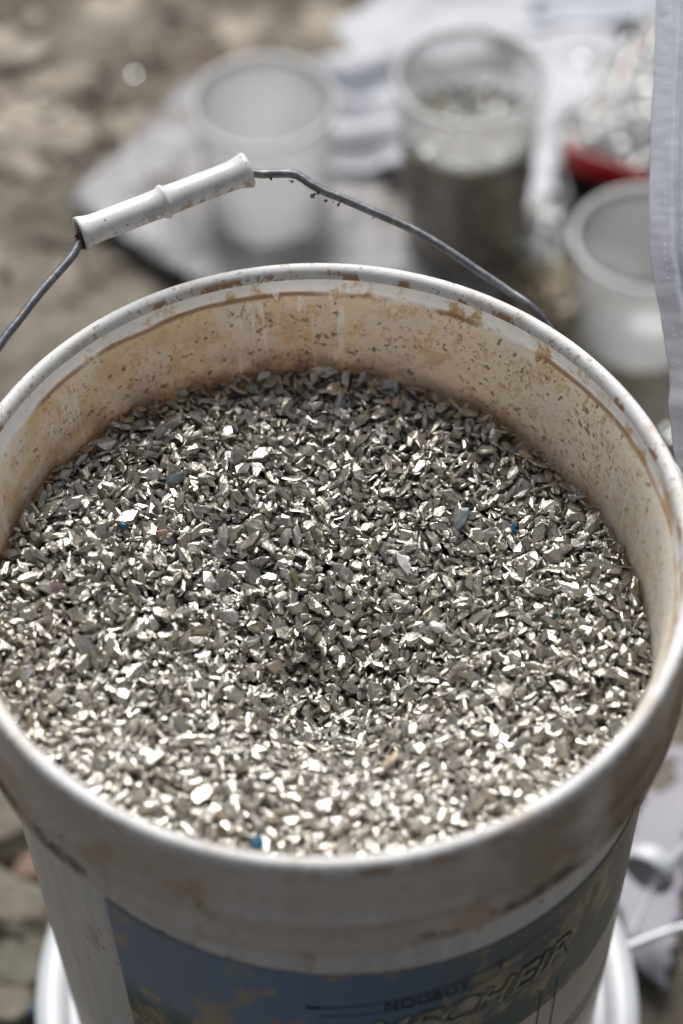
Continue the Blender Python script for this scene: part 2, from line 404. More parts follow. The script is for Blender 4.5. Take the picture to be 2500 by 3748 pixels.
Rr = [on_bail(600, 745), on_bail(880, 642), on_bail(960, 637), on_bail(1030, 635), on_bail(1076, 638), on_bail(1108, 653), on_bail(1140, 675), on_bail(1190, 701), on_bail(1250, 725), on_bail(1370, 777), on_bail(1513, 841), on_bail(1649, 922), on_bail(1744, 987), on_bail(1856, 1062), on_bail(1962, 1142), polar(47.5, .1590, -.027), polar(44, .1565, -.040), polar(36, .156, -.046), polar(27, .156, -.047), polar(20, .156, -.045)]
bail = tube('handle', L+pix+[on_bail(325, 846)]+Rr, .0019, M_wire, bucket, nsub=8)
# pivot ears on the flange
M_white = mat_simple('white plastic', (.72, .71, .69), .4, var=.08, vscale=30)
for s in (-1, 1):
    c = O_+u_*(.1535*s)-bucket.location
    bm = bmesh.new(); bmesh.ops.create_cone(bm, segments=32, radius1=.014, radius2=.011, depth=.010, cap_ends=True)
    me = bpy.data.meshes.new('handle_ear'); bm.to_mesh(me); bm.free()
    e = link('handle_ear', me, M_out, bucket); e.location = c; e.rotation_euler = (u_*s).to_track_quat('Z', 'Y').to_euler()
# plastic grip: lathe along the line g0-g1, a collar in the middle, flared ends, hollow
n = N('grip plastic'); o = n.obj()
cg = n.mix(n.math('MULTIPLY', n.ramp(n.noise(n.scale(o, (1, 1, 1.6)), 130, 5, .65), .50, .60), n.ramp(n.xyz(o)[1], .007, -.005)), n.mix(n.ramp(n.noise(o, 60, 5, .6), .35, .65), (.60, .60, .595), (.70, .70, .695)), (.30, .24, .17))
cg = n.mix(n.ramp(n.noise(o, 520, 3), .68, .71), cg, (.13, .09, .06))
M_grip = n.done(n.bsdf(cg, .33, 0, n.bump(n.noise(o, 200, 3), .15, .0005)))
ax = (g1-g0); Lg = ax.length; ax.normalize()
gp = [(-.5, .0052), (-.5, .0066), (-.497, .0072), (-.475, .0070), (-.455, .0066), (-.435, .0063), (-.41, .00605), (-.1, .0060), (-.03, .0062), (-.015, .0068), (-.004, .0073), (.003, .0073), (.010, .0068), (.022, .0062), (.1, .0060),
      (.40, .00605), (.43, .0064), (.455, .0069), (.475, .0073), (.497, .0076), (.5, .0070), (.5, .0052), (.46, .0046), (0, .0042), (-.46, .0046), (-.5, .0052)]
gp = [(a, r*1.04) for a, r in gp]
V = []; F = []; ns = 40
for i in range(ns):
    f = 2*math.pi*i/ns
    for a, r in gp: V.append((r*math.cos(f), r*math.sin(f), a*Lg))
k = len(gp)
for i in range(ns):
    for j in range(k-1): F.append((i*k+j, ((i+1) % ns)*k+j, ((i+1) % ns)*k+j+1, i*k+j+1))
grip = link('grip', mesh_np('grip', V, F), M_grip, bail, smooth=True)
zq = ax.to_track_quat('Z', 'Y')
grip.matrix_parent_inverse = Matrix.Identity(4)
grip.location = (g0+g1)/2 - bucket.location; grip.rotation_euler = zq.to_euler()
# dried mud in the broken left end of the grip, crumbs on the wire
random.seed(4)
M_mud = mat_simple('dried mud', (.075, .05, .033), .9, var=.5, vscale=300)
def crumb(bm, c, r):
    ret = bmesh.ops.create_icosphere(bm, subdivisions=2, radius=r)
    s = random.random()*50
    for v in ret['verts']: v.co = Vector(v.co)*(1+.6*noise.noise(v.co/r*1.3+Vector((s, 0, 0)))) + c
bm = bmesh.new()
e0 = g0-ax*.0006
for k in range(14): crumb(bm, Vector((random.uniform(-.004, .002), random.uniform(-.004, .003), -Lg/2+random.uniform(-.002, .003))), random.uniform(.0008, .002))
me = bpy.data.meshes.new('mud'); bm.to_mesh(me); bm.free(); link('mud', me, M_mud, grip)
bm = bmesh.new()
for k in range(15):
    a = random.choice([(1075, 655), (1140, 705), (1150, 712), (1200, 725), (1240, 742), (1350, 790), (1000, 648), (1600, 915)])
    c = on_bail(a[0]+random.gauss(0, 12), a[1]+random.gauss(6, 3)) - bucket.location + Vector((0, 0, random.uniform(-.0006, .0002))); crumb(bm, c, random.uniform(.0003, .0007))
me = bpy.data.meshes.new('grit'); bm.to_mesh(me); bm.free(); link('grit', me, M_mud, bail)

# ------------------------------------------------------------------ chips
rng = np.random.default_rng(7)
def hull_proto(k, flat=.42):
    """an angular shard in a 2 x ~1.3 x ~.7 box: convex hull of random points, slightly bent"""
    bm = bmesh.new(); pts = []
    m = rng.integers(5, 8)
    for i in range(m):
        f = 2*math.pi*(i+rng.uniform(-.35, .35))/m; rr = rng.uniform(.72, 1.0)
        x, y = rr*math.cos(f), rr*math.sin(f)
        pts.append((x, y, flat*rng.uniform(-.75, .15)))
        if rng.random() < .8: s = rng.uniform(.55, .95); pts.append((x*s, y*s, flat*rng.uniform(.45, .95)))
    pts.append((rng.uniform(-.3, .3), rng.uniform(-.3, .3), flat*rng.uniform(.5, 1.1)))
    vs = [bm.verts.new(p) for p in pts]
    r = bmesh.ops.convex_hull(bm, input=vs)
    junk = [g for g in r['geom_interior']+r['geom_unused'] if isinstance(g, bmesh.types.BMVert)]
    bmesh.ops.delete(bm, geom=list(set(junk)), context='VERTS')
    bmesh.ops.dissolve_limit(bm, angle_limit=rad(9), verts=bm.verts, edges=bm.edges)
    bmesh.ops.triangulate(bm, faces=bm.faces)
    if k % 3 == 0:                         # some are curved slivers
        for e in range(1): bmesh.ops.subdivide_edges(bm, edges=[e for e in bm.edges if e.calc_length() > .9], cuts=1)
        bmesh.ops.triangulate(bm, faces=bm.faces)
        b = rng.uniform(.15, .45)
        for v in bm.verts: v.co.z += b*(v.co.x**2-.35); v.co.y += .25*b*v.co.x**2
    bm.verts.index_update(); bm.faces.ensure_lookup_table()
    V = np.array([v.co[:] for v in bm.verts]); F = np.array([[v.index for v in f.verts] for f in bm.faces]); bm.free()
    return V, F
PROTO = [hull_proto(k, flat=[.26, .38, .55][k % 3]) for k in range(72)]

def chips_mesh(name, items):
    """items: list of (proto, 3x3 rotation*scale, location, rnd) -> one mesh with 'local' and 'rnd' attributes"""
    Vs, Fs, Ls, Rs = [], [], [], []; o = 0
    for p, A, c, r in items:
        v, f = PROTO[p]; Vs.append(v@A.T+c); Fs.append(f+o); Ls.append(v); Rs.append(np.full(len(v), r)); o += len(v)
    V = np.vstack(Vs); F = np.vstack(Fs); Lc = np.vstack(Ls); Rr = np.concatenate(Rs)
    me = bpy.data.meshes.new(name); me.vertices.add(len(V)); me.vertices.foreach_set('co', V.ravel())
    me.loops.add(F.size); me.loops.foreach_set('vertex_index', F.ravel().astype(np.int32))
    me.polygons.add(len(F)); me.polygons.foreach_set('loop_start', (np.arange(len(F))*3).astype(np.int32)); me.polygons.foreach_set('loop_total', np.full(len(F), 3, np.int32))
    me.update(calc_edges=True); me.validate()
    me.polygons.foreach_set('use_smooth', [False]*len(me.polygons))
    a = me.attributes.new('local', 'FLOAT_VECTOR', 'POINT'); a.data.foreach_set('vector', Lc.ravel())
    a = me.attributes.new('rnd', 'FLOAT', 'POINT'); a.data.foreach_set('value', Rr)
    return me
def basis(nrm, spin):
    nrm = nrm/np.linalg.norm(nrm); t = np.array([math.cos(spin), math.sin(spin), 0.]); t -= nrm*(t@nrm)
    if np.linalg.norm(t) < 1e-3: t = np.array([1., 0, .01]); t -= nrm*(t@nrm)
    t /= np.linalg.norm(t); return np.stack([t, np.cross(nrm, t), nrm], 1)

def target(x, y):                           # surface of the fill, relative to the rim
    z = -.0545-.062*x + .003*(y/.13)
    z = z + .003 - .024*np.exp(-(((x-.004)/.062)**2+((y+.018)/.056)**2)) - .010*np.exp(-(((x-.004)/.030)**2+((y+.022)/.028)**2)) - .004*np.exp(-(((x-.01)/.06)**2+((y-.04)/.03)**2)) + .004*np.exp(-(((x+.06)/.04)**2+((y+.08)/.03)**2)) + .0045*np.exp(-(((x-.05)/.05)**2+((y+.085)/.03)**2))
    z = z + .0022*np.sin(x*61+1.3)*np.sin(y*53+.4)
    return z
GS = .0008; NG = 360; X0 = -NG*GS/2
gx = X0+(np.arange(NG)+.5)*GS; GX, GY = np.meshgrid(gx, gx, indexing='ij')
TH = np.arctan2(GY, GX); RAD = np.hypot(GX, GY)
Tz = target(GX, GY)
RW = .1400+TAP*Tz+R0*(-.0186*np.cos(2*TH)-.0119*np.sin(2*TH))*.93
INS = RAD < RW
Hm = Tz-.013; Own = np.full((NG, NG), -1)
items = []
def deposit(x, y, a, b, c, proto, spin, tilt, rnd):
    ca, sa = math.cos(spin), math.sin(spin)
    i0, i1 = int((x-a-X0)/GS), int((x+a-X0)/GS)+1; j0, j1 = int((y-a-X0)/GS), int((y+a-X0)/GS)+1
    i0, j0 = max(i0, 0), max(j0, 0); sx, sy = GX[i0:i1, j0:j1]-x, GY[i0:i1, j0:j1]-y
    lx, ly = (sx*ca+sy*sa)/a, (-sx*sa+sy*ca)/b; m = (lx*lx+ly*ly < .8) & INS[i0:i1, j0:j1]
    if m.sum() < 4: return False
    h = Hm[i0:i1, j0:j1][m]; A = np.stack([sx[m], sy[m], np.ones(m.sum())], 1)
    co = np.linalg.lstsq(A, h, rcond=None)[0]
    g = np.clip(co[:2], -.7, .7)
    nrm = np.array([-g[0]+tilt[0], -g[1]+tilt[1], 1.0]); nrm /= np.linalg.norm(nrm)
    gg = -nrm[:2]/nrm[2]
    pl = sx[m]*gg[0]+sy[m]*gg[1]
    z = np.quantile(h-pl, .62) + c*.35
    items.append((proto, basis(nrm, spin)*np.array([a, b, c])[None, :], np.array([x, y, z]), rnd))
    dome = z+pl+c*.45*(1-(lx[m]**2+ly[m]**2))
    sub = Hm[i0:i1, j0:j1]; so = Own[i0:i1, j0:j1]; up = m.copy(); up[m] = dome > h
    sub[up] = dome[dome > h]; so[up] = len(items)-1
    return True
def chipsize():
    Lh = float(np.clip(rng.lognormal(math.log(.0032), .36), .0014, .0068))
    return Lh, Lh*rng.uniform(.34, .74), Lh*rng.uniform(.32, .70)
ok = np.argwhere(INS & (RAD < RW-.002))
cnt = 0
while cnt < 17000:
    k = ok[rng.integers(0, len(ok), 9)]; gap = (Tz[k[:, 0], k[:, 1]]-Hm[k[:, 0], k[:, 1]])
    i, j = k[gap.argmax()]
    if gap.max() < -.0012: break
    a, b, c = chipsize(); x, y = GX[i, j]+rng.uniform(-.5, .5)*GS, GY[i, j]+rng.uniform(-.5, .5)*GS
    lim = .1397+TAP*Tz[i, j]+R0*(-.0186*math.cos(2*TH[i, j])-.0119*math.sin(2*TH[i, j]))*.93-a*.35
    rr = math.hypot(x, y)
    if rr > lim: x *= lim/rr; y *= lim/rr
    deposit(x, y, a, b, c, rng.integers(0, 72), rng.uniform(0, 2*math.pi), rng.normal(0, .20+.34/(1+math.exp(-(y+.050)/.012))+.12*math.exp(-((x/.05)**2+((y+.02)/.04)**2)), 2), rng.random()); cnt += 1
print('chips deposited', len(items), 'mean gap', float((Tz-Hm)[INS].mean()))
# special chips, by colour
specials = []
def surf_px(px, py):
    z = -.062
    for _ in range(6):
        c = on_z(px, py, ZR+z); z = float(target(c.x, c.y))
    return c.x, c.y
M_blue = mat_chip('blue painted flake', (.004, .07, .14), (.006, .12, .22), metal=.1, warm=(.01, .10, .2))
M_teal = mat_chip('dark teal flake', (.01, .06, .07), (.015, .09, .10), metal=.4, warm=(.01, .05, .05))
M_pink = mat_chip('pinkish brown shell', (.42, .27, .20), (.50, .32, .25), metal=.15, warm=(.34, .2, .14))
M_mauve = mat_chip('mauve shell', (.30, .22, .23), (.36, .26, .27), metal=.5, warm=(.28, .17, .18))
M_irid = mat_chip('greenish iridescent shell', (.20, .22, .11), (.24, .20, .16), rough=(.3, .3), metal=.4, warm=(.30, .19, .16))
M_pale = mat_chip('pale grey shell', (.50, .49, .49), (.56, .55, .55), rough=(.35, .3), metal=.45, warm=(.46, .42, .40))
M_tan = mat_chip('tan shell', (.44, .36, .25), (.5, .42, .30), rough=(.4, .3), metal=.2, warm=(.38, .29, .19))
M_bluegrey = mat_chip('blue grey shell', (.13, .16, .17), (.17, .20, .21), rough=(.4, .3), metal=.4, warm=(.16, .17, .16))
SP = [((447, 1912), .0024, .0018, .0014, M_blue, 'blue flake', 'small blue flake half buried among the chips at the left of the heap'),
      ((1880, 1925), .0027, .0016, .0014, M_blue, 'blue flake', 'small blue flake on the right side of the heap, nearer the back wall'),
      ((940, 3068), .0032, .0028, .0024, M_blue, 'blue flake', 'bright blue flake against the front rim of the bucket'),
      ((2035, 2250), .0022, .0016, .0012, M_teal, 'teal flake', 'dark teal flake under a chip at the right of the heap'),
      ((590, 1940), .0036, .0018, .0016, M_pink, 'pinkish chip', 'narrow pinkish brown chip near the left blue flake'),
      ((1420, 1452), .0040, .0019, .0018, M_pink, 'pinkish chip', 'tan pink chip standing at the back edge of the heap'),
      ((205, 2130), .0044, .0022, .0018, M_mauve, 'mauve chip', 'smooth mauve chip near the left wall of the bucket'),
      ((1078, 2098), .0050, .0022, .0016, M_irid, 'iridescent chip', 'oval iridescent green and pink chip in the middle of the heap'),
      ((1475, 2055), .0068, .0026, .0018, M_pale, 'long pale chip', 'long smooth pale grey chip lying right of the middle of the heap'),
      ((1425, 2780), .0062, .0034, .0028, M_tan, 'tan chip', 'large tan and grey chip in the front part of the heap'),
      ((1690, 1900), .0062, .0034, .0020, M_bluegrey, 'grey green chip', 'large grey green chip right of the centre back of the heap'),
      ((640, 1745), .0060, .0030, .0022, M_bluegrey, 'blue grey chip', 'dark blue grey chip in the left back part of the heap'),
      ((1600, 1290+1000), .0050, .0028, .0020, M_pale, 'pale chip', 'broad pale chip low in the middle right of the heap')]
n_plain = len(items)
for (pp, a, b, c, m, nm, lab) in SP:
    x, y = surf_px(*pp); i, j = int((x-X0)/GS), int((y-X0)/GS)
    vd = np.array(CAM)-np.array([x, y, ZR-.06]); vd /= np.linalg.norm(vd)
    if deposit(x, y, a, b, c, rng.integers(0, 72)//3*3+1 if True else 0, {'long pale chip': 1.9, 'iridescent chip': 2.2, 'tan chip': .7}.get(nm, rng.uniform(0, 3)), np.array([vd[0], vd[1]])*.35, rng.random()):
        specials.append((len(items)-1, m, nm, lab))
        it = items[-1]; items[-1] = (it[0], it[1], it[2]+np.array([0, 0, .0006]), it[3])
own, cn = np.unique(Own[Own >= 0], return_counts=True)
sel = [int(o) for o in own[np.argsort(-cn)] if o < n_plain][:285]
selset = set(sel) | {s[0] for s in specials}
vis = [it for i, it in enumerate(items) if i not in selset]
heap = link('chips', chips_mesh('chips', vis), M_chip)
heap.location = (0, 0, ZR)
tag(heap, 'heap of angular pewter coloured metallic chips filling the big bucket', 'chips', kind='stuff')
def lone_chip(i, m, nm, lab, cat, group=None):
    p, A, c, r = items[i]
    o = link(nm.replace(' ', '_'), chips_mesh('chip', [(p, A, np.zeros(3), r)]), m); o.location = Vector(c)+Vector((0, 0, ZR)); tag(o, lab, cat, group)
for i, m, nm, lab in specials: lone_chip(i, m, nm, lab, 'flake' if 'flake' in nm else 'chip')
for i in sel: lone_chip(i, M_chip, 'metallic chip', 'angular pewter coloured metallic chip lying on top of the heap in the bucket', 'chip', 'larger metallic chips on top of the heap')
# a dark core under the loose chips
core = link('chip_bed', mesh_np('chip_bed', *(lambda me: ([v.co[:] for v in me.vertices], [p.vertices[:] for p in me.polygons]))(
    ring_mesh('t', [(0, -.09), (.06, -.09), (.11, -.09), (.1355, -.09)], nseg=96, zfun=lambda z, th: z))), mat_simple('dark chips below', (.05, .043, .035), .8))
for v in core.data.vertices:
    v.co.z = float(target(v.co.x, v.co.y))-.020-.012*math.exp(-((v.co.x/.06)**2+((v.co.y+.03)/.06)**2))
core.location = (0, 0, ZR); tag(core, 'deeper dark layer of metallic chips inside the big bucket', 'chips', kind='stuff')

# ------------------------------------------------------------------ lower tub the bucket stands on
M_tub = mat_simple('clean white plastic', (.50, .515, .54), .4, var=.05, vscale=14)
n = N('white lid with yellow marks'); o = n.obj()
c = n.mix(n.math('MULTIPLY', n.ramp(n.noise(o, 34, 5, .6), .57, .66), .45), (.52, .54, .565), (.42, .36, .26)); c = n.mix(n.ramp(n.noise(o, 240, 2), .74, .76), c, (.05, .06, .08))
M_lid = n.done(n.bsdf(c, .34))
tub = empty('tub', (0, .002, 0), 'round white lidded tub standing on the ground under the big bucket', 'tub')
TZ = ZR+BOT
tb = ring_mesh('t', [(0, 0), (.142, 0), (.145, .004), (.149, TZ-.020)], nseg=96)
link('tub_body', tb, M_tub, tub, smooth=True)
lid = ring_mesh('l', [(0, TZ-.001), (.1365, TZ-.001), (.1378, TZ-.001), (.1395, TZ+.0035), (.1415, TZ+.0055), (.149, TZ+.0058), (.1535, TZ+.004), (.1550, TZ+.000), (.1548, TZ-.012), (.152, TZ-.018), (.149, TZ-.019)], nseg=128)
link('lid', lid, M_lid, tub, smooth=True)
# its thin wire handle folded out to the right, with a rounded white cap
bpy.context.view_layer.update()
M_rod = mat_simple('white coated wire', (.60, .62, .64), .35, .2, var=.1)
pz = .055
a0 = q(1443, 2172, .065)
tube('tub_handle', [a0+Vector((-.01, 0, 0)), a0, q(1480, 2158, .066), q(1530, 2140, .068), q(1600, 2118, .07), q(1700, 2080, .06)], .0022, M_rod, tub)
stk = tube('spoon_handle', [q(1448, 2150, .05), q(1478, 2085, .055), q(1503, 2020, .06)], .0016, M_rod, tub)
bpy.context.view_layer.update()
spoon = empty('scoop', q(1490, 2000, .055), 'small rounded white plastic scoop on a thin rod right of the lower tub', 'scoop')
bpy.context.view_layer.update()
bm = bmesh.new(); bmesh.ops.create_uvsphere(bm, u_segments=40, v_segments=24, radius=.0175)
bmesh.ops.bisect_plane(bm, geom=bm.verts[:]+bm.edges[:]+bm.faces[:], plane_co=(0, 0, -.004), plane_no=(0, 0, -1), clear_outer=True)
for v in bm.verts: v.co.z *= .75; v.co.x *= .85
me = bpy.data.meshes.new('scoop_bowl'); bm.to_mesh(me); bm.free()
sb = link('scoop_bowl', me, M_tub, spoon, smooth=True); sb.rotation_euler = (rad(-84), rad(-8), rad(-35))
so = sb.modifiers.new('s', 'SOLIDIFY'); so.thickness = .0012
tube('scoop_rod', [q(1502, 2032, .05), q(1530, 1998, .055), q(1568, 1955, .062), q(1640, 1880, .075)], .0034, M_rod, spoon)

# ------------------------------------------------------------------ measuring cups in the background
def cup(loc, r, h, label, clear=.25, fill=None, lean=(0, 0)):
    root = empty('plastic_cup', loc, label, 'cup', 'translucent plastic cups'); root.rotation_euler = (lean[0], lean[1], 0)
    pr = [(0, .002), (r*.80, .002), (r*.83, .004), (r*.845, .010)] + [(r*(.845+.115*k/8), .010+(h-.014)*k/8) for k in range(1, 9)]
    me = ring_mesh2('cup_wall', pr+[(a-.0012, z+.0001) for a, z in pr[::-1] if a > 0]+[(0, .0032)])
    at = me.attributes.new('clear', 'FLOAT', 'POINT'); at.data.foreach_set('value', [(min(.93, clear+.13) if fill and v.co.z < fill else clear) for v in me.vertices])
    link('cup_wall', me, M_cup, root, smooth=True)
    rr = r*.96
    pr = [(rr-.001, h-.006), (rr-.0012, h-.001), (rr, h), (r*1.0, h), (r*1.015, h-.001), (r*1.015, h-.0055), (r*.995, h-.0065), (rr+.0003, h-.006), (rr-.001, h-.006)]
    me = ring_mesh2('cup_rim', pr); at = me.attributes.new('clear', 'FLOAT', 'POINT'); at.data.foreach_set('value', [.05]*len(me.vertices))
    link('cup_rim', me, M_cup, root, smooth=True)
    return root
def ring_mesh2(name, prof, nseg=72):
    V = []; F = []; k = len(prof)
    for i in range(nseg):
        f = 2*math.pi*i/nseg
        for r, z in prof: V.append((r*math.cos(f), r*math.sin(f), z))
    for i in range(nseg):
        b = ((i+1) % nseg)*k
        for j in range(k-1): F.append((i*k+j, b+j, b+j+1, i*k+j+1))
    return mesh_np(name, V, F)
c1 = cup((-.036, .672, .006), .0495, .100, 'empty frosted plastic cup standing alone on the grey sheet', .48)
c2 = cup((.101, .636, .006), .0500, .147, 'tall translucent plastic cup filled with dark chips behind the bucket', .72, fill=.102)
c3 = cup((.213, .541, .006), .0500, .088, 'empty frosted plastic cup beside the white fabric strip', .70)

def heap_items(nc, fpos, size, tilt=.5, srgb=None):
    out = []
    for k in range(nc):
        c, nrm = fpos(k); a = size*rng.uniform(.6, 1.4); A = basis(np.array(nrm)+rng.normal(0, tilt, 3), rng.uniform(0, 6.28))*np.array([a, a*.7, a*.7])[None, :]
        out.append((int(rng.integers(0, 72)), A, np.array(c), rng.random()))
    return out
M_fine = mat_chip('dark greenish brown chips', (.12, .10, .065), (.66, .57, .42), metal=.15, rough=(.25, .4), warm=(.27, .17, .10))
M_glass = mat_chip('pale greenish glass chips', (.52, .53, .52), (.70, .71, .70), metal=.45, rough=(.08, .25), warm=(.44, .46, .44))
def in_cup(r, z0, z1, capz=True):
    def f(k):
        th = rng.uniform(0, 6.283)
        if rng.random() < (.3 if capz else 0): rr = r*.88*math.sqrt(rng.random()); return (rr*math.cos(th), rr*math.sin(th), z1+rng.normal(0, .001)), (0, 0, 1)
        z = rng.uniform(z0, z1); rr = r*(.845+.115*z/.15)*.93; return (rr*math.cos(th), rr*math.sin(th), z), (math.cos(th), math.sin(th), .2)
    return f
o = link('fine_chips', chips_mesh('fine_chips', heap_items(2300, in_cup(.0485, .005, .101), .0058)), M_fine); o.location = c2.location
tag(o, 'dark greenish brown chips filling the lower part of the tall cup', 'chips', kind='stuff')
o = link('fill_core', ring_mesh2('fill_core', [(0, .004), (.040, .004), (.0425, .099), (0, .099)], 48), M_fine); o.location = c2.location
tag(o, 'dense inner part of the chips in the tall cup', 'chips', kind='stuff')
at = None
o = link('glass_chips', chips_mesh('glass_chips', heap_items(900, in_cup(.0485, .101, .105), .0036)), M_glass); o.location = c2.location
tag(o, 'pale greenish glass chips forming the top layer in the tall cup', 'chips', kind='stuff')

# ------------------------------------------------------------------ sheets and cloths on the ground
def inside(p, poly):
    x, y = p; c = False; n = len(poly)
    for i in range(n):
        x1, y1 = poly[i]; x2, y2 = poly[(i+1) % n]
        if (y1 > y) != (y2 > y) and x < (x2-x1)*(y-y1)/(y2-y1)+x1: c = not c
    return c
def cloth(name, poly, base, amp, fs, seed, mat, lab, cat, res=.006, folds=None, wobble=.006):
    xs = [p[0] for p in poly]; ys = [p[1] for p in poly]
    x0, x1, y0, y1 = min(xs), max(xs), min(ys), max(ys); nx, ny = int((x1-x0)/res)+2, int((y1-y0)/res)+2
    idx = {}; V = []; F = []
    def zf(x, y):
        v = Vector((x*fs, y*fs, seed)); d = noise.noise(v*1.0); e = noise.noise(v*2.3+Vector((5, 5, 5)))
        z = base+amp*(.55*(1-abs(d)*2)+.3*(1-abs(e)*2)+.45)
        if folds: z += folds(x, y)
        return z
    cx, cy = sum(xs)/len(xs), sum(ys)/len(ys)
    def vid(i, j):
        if (i, j) not in idx:
            x, y = x0+i*res, y0+j*res; idx[i, j] = len(V); V.append((x-cx, y-cy, zf(x, y)))
        return idx[i, j]
    for j in range(ny):
        for i in range(nx):
            x, y = x0+(i+.5)*res, y0+(j+.5)*res
            wx = x+wobble*noise.noise(Vector((x*25, y*25, seed+9))); wy = y+wobble*noise.noise(Vector((x*25, y*25, seed+19)))
            if inside((wx, wy), poly): F.append((vid(i, j), vid(i+1, j), vid(i+1, j+1), vid(i, j+1)))
    o = link(name, mesh_np(name, V, F), mat, smooth=True); o.location = (cx, cy, 0)
    m = o.modifiers.new('s', 'SOLIDIFY'); m.thickness = .0012
    return tag(o, lab, cat)
PQ = lambda *ps: [tuple(q(x, y, 0)[:2]) for x, y in ps]
n = N('dusty crumpled plastic sheet'); o = n.obj()
c = n.mix(n.ramp(n.noise(o, 16, 5, .6), .35, .62), (.22, .215, .22), (.39, .385, .40))
c = n.mix(n.math('MULTIPLY', n.ramp(n.noise(o, 24, 5, .65), .54, .64), .75), c, (.17, .135, .105))
M_sheet = n.done(n.bsdf(c, .42, 0, n.bump(n.noise(o, 55, 6, .6, 1.5), .9, .006)))
M_clothw = mat_cloth('white cotton cloth', (.50, .51, .55), var=.10)
M_clothb = mat_cloth('bluish grey cloth', (.36, .385, .43), var=.12)
cloth('sheet', PQ((165, 485), (250, 400), (330, 330), (400, 235), (520, 190), (760, 170), (960, 180), (1250, 190), (1300, 330), (1235, 430), (1195, 560), (1150, 700), (1000, 860), (700, 760), (450, 660), (300, 580), (230, 520)),
      -.003, .014, 17, 3.1, M_sheet, 'crumpled greyish sheet spread on the ground under the plastic cups', 'sheet')
cloth('cloth', PQ((770, 125), (850, 50), (940, -30), (1010, -120), (1260, -120), (1215, 150), (1010, 190), (830, 200)),
      .006, .022, 8, 7.7, M_clothw, 'bright white crumpled cloth at the top, left of the bluish grey cloth', 'cloth')
cloth('cloth', PQ((1140, -140), (1750, -140), (1750, 120), (1500, 120), (1350, 130), (1120, 160), (1110, 20)),
      .003, .012, 9, 12.3, M_clothb, 'flat bluish grey cloth at the upper right corner behind the red tray', 'cloth', folds=lambda x, y: .016*math.exp(-((y-.838-.10*(x-.2))/.010)**2))
cloth('cloth', PQ((745, 175), (960, 175), (960, 460), (880, 440), (750, 430)),
      .010, .016, 13, 21.0, M_clothw, 'white folded cloth between the empty cup and the tall filled cup', 'cloth',
      folds=lambda x, y: .0065*math.sin((y+.12*x+.006*math.sin(x*70))*165)+.006*math.sin(y*61+x*25))
cloth('cloth', PQ((1180, 105), (1420, 100), (1420, 290), (1300, 330), (1260, 500), (1235, 540), (1180, 530)),
      .012, .016, 10, 30.5, M_clothw, 'bright white cloth between the tall filled cup and the red tray', 'cloth')
cloth('shade_sheet', PQ((1195, 440), (1290, 380), (1640, 400), (1640, 640), (1450, 660), (1280, 590), (1205, 575)),  # shade on the ground by the tray, put in as a dark sheet
      -.002, .008, 12, 51, mat_simple('dark grey shade sheet', (.05, .048, .052), .5, bump=.002), 'dark grey sheet standing in for the shade under the red tray and the cup at the right', 'sheet')
# lilac white cloth lying right of the tub
cloth('cloth', [tuple(on_z(x, y, .0)[:2]) for x, y in ((2420, 2760), (2640, 2760), (2520, 3060), (2475, 3420), (2425, 3640), (2310, 3540), (2240, 3300), (2330, 3020))],
      .004, .006, 9, 41, mat_cloth('lilac white cloth', (.30, .288, .325), var=.05), 'smooth lilac white cloth on the ground right of the lower tub', 'cloth', res=.004, wobble=.001)

# ------------------------------------------------------------------ red tray heaped with pale glass chips
M_red = mat_simple('red plastic', (.45, .006, .010), .35, var=.1)
M_black = mat_simple('black plastic', (.015, .015, .018), .5)
t0, t1 = q(1292, 365, .045), q(1530, 445, .045)
tx = (t1-t0); tx.z = 0; tl = .17; tx.normalize(); ty = Vector((-tx.y, tx.x, 0))
tray = empty('tray', (t0.x, t0.y, 0), 'red and black tray heaped with pale glittering glass chips beside the white cloth', 'tray'); tray.rotation_euler = (0, 0, math.atan2(tx.y, tx.x))
def frame_box(name, w, d, z0, z1, t, mat, parent, floor=True, grow=0.0):
    bm = bmesh.new()
    def ringv(x0, y0, x1, y1, z): return [bm.verts.new(p) for p in ((x0, y0, z), (x1, y0, z), (x1, y1, z), (x0, y1, z))]
    a = ringv(grow, grow, w-grow, d-grow, z0); b = ringv(0, 0, w, d, z1); c = ringv(t, t, w-t, d-t, z1); e = ringv(t+grow, t+grow, w-t-grow, d-t-grow, z0+(t if floor else 0))
    for p, s in ((a, b), (b, c), (c, e)):
        for i in range(4): bm.faces.new((p[i], p[(i+1) % 4], s[(i+1) % 4], s[i]))
    if floor: bm.faces.new(a[::-1]); bm.faces.new(e)
    else:
        for i in range(4): bm.faces.new((a[(i+1) % 4], a[i], e[i], e[(i+1) % 4]))
    bmesh.ops.bevel(bm, geom=[e_ for e_ in bm.edges], offset=.0012, segments=2, affect='EDGES')
    me = bpy.data.meshes.new(name); bm.to_mesh(me); bm.free(); return link(name, me, mat, parent)
frame_box('tray_base', .168, .15, .004, .034, .004, M_black, tray, True, .006)
frame_box('tray_band', .172, .154, .0345, .056, .004, M_red, tray, False, .001)
def on_mound(k):
    x, y = rng.uniform(-.008, .166), rng.uniform(.004, .165); e = max(0, min(x, .172-x, y, .160-y))
    z = .054+.034*min(1, e/.07)+rng.normal(0, .0012); gx_, gy_ = 0, 0
    if e < .07:
        if e == x: gx_ = -1
        elif e == y: gy_ = -1
        elif e == .172-x: gx_ = 1
        else: gy_ = 1
    return (x, y, z), (gx_*.55, gy_*.55, 1)
o = link('glass_chips', chips_mesh('glass_chips', heap_items(3400, on_mound, .0036, .6)), M_glass); o.location = tray.location; o.rotation_euler = tray.rotation_euler
tag(o, 'mound of pale glittering glass chips heaped in the red tray', 'chips', kind='stuff')
bm = bmesh.new(); vs = []
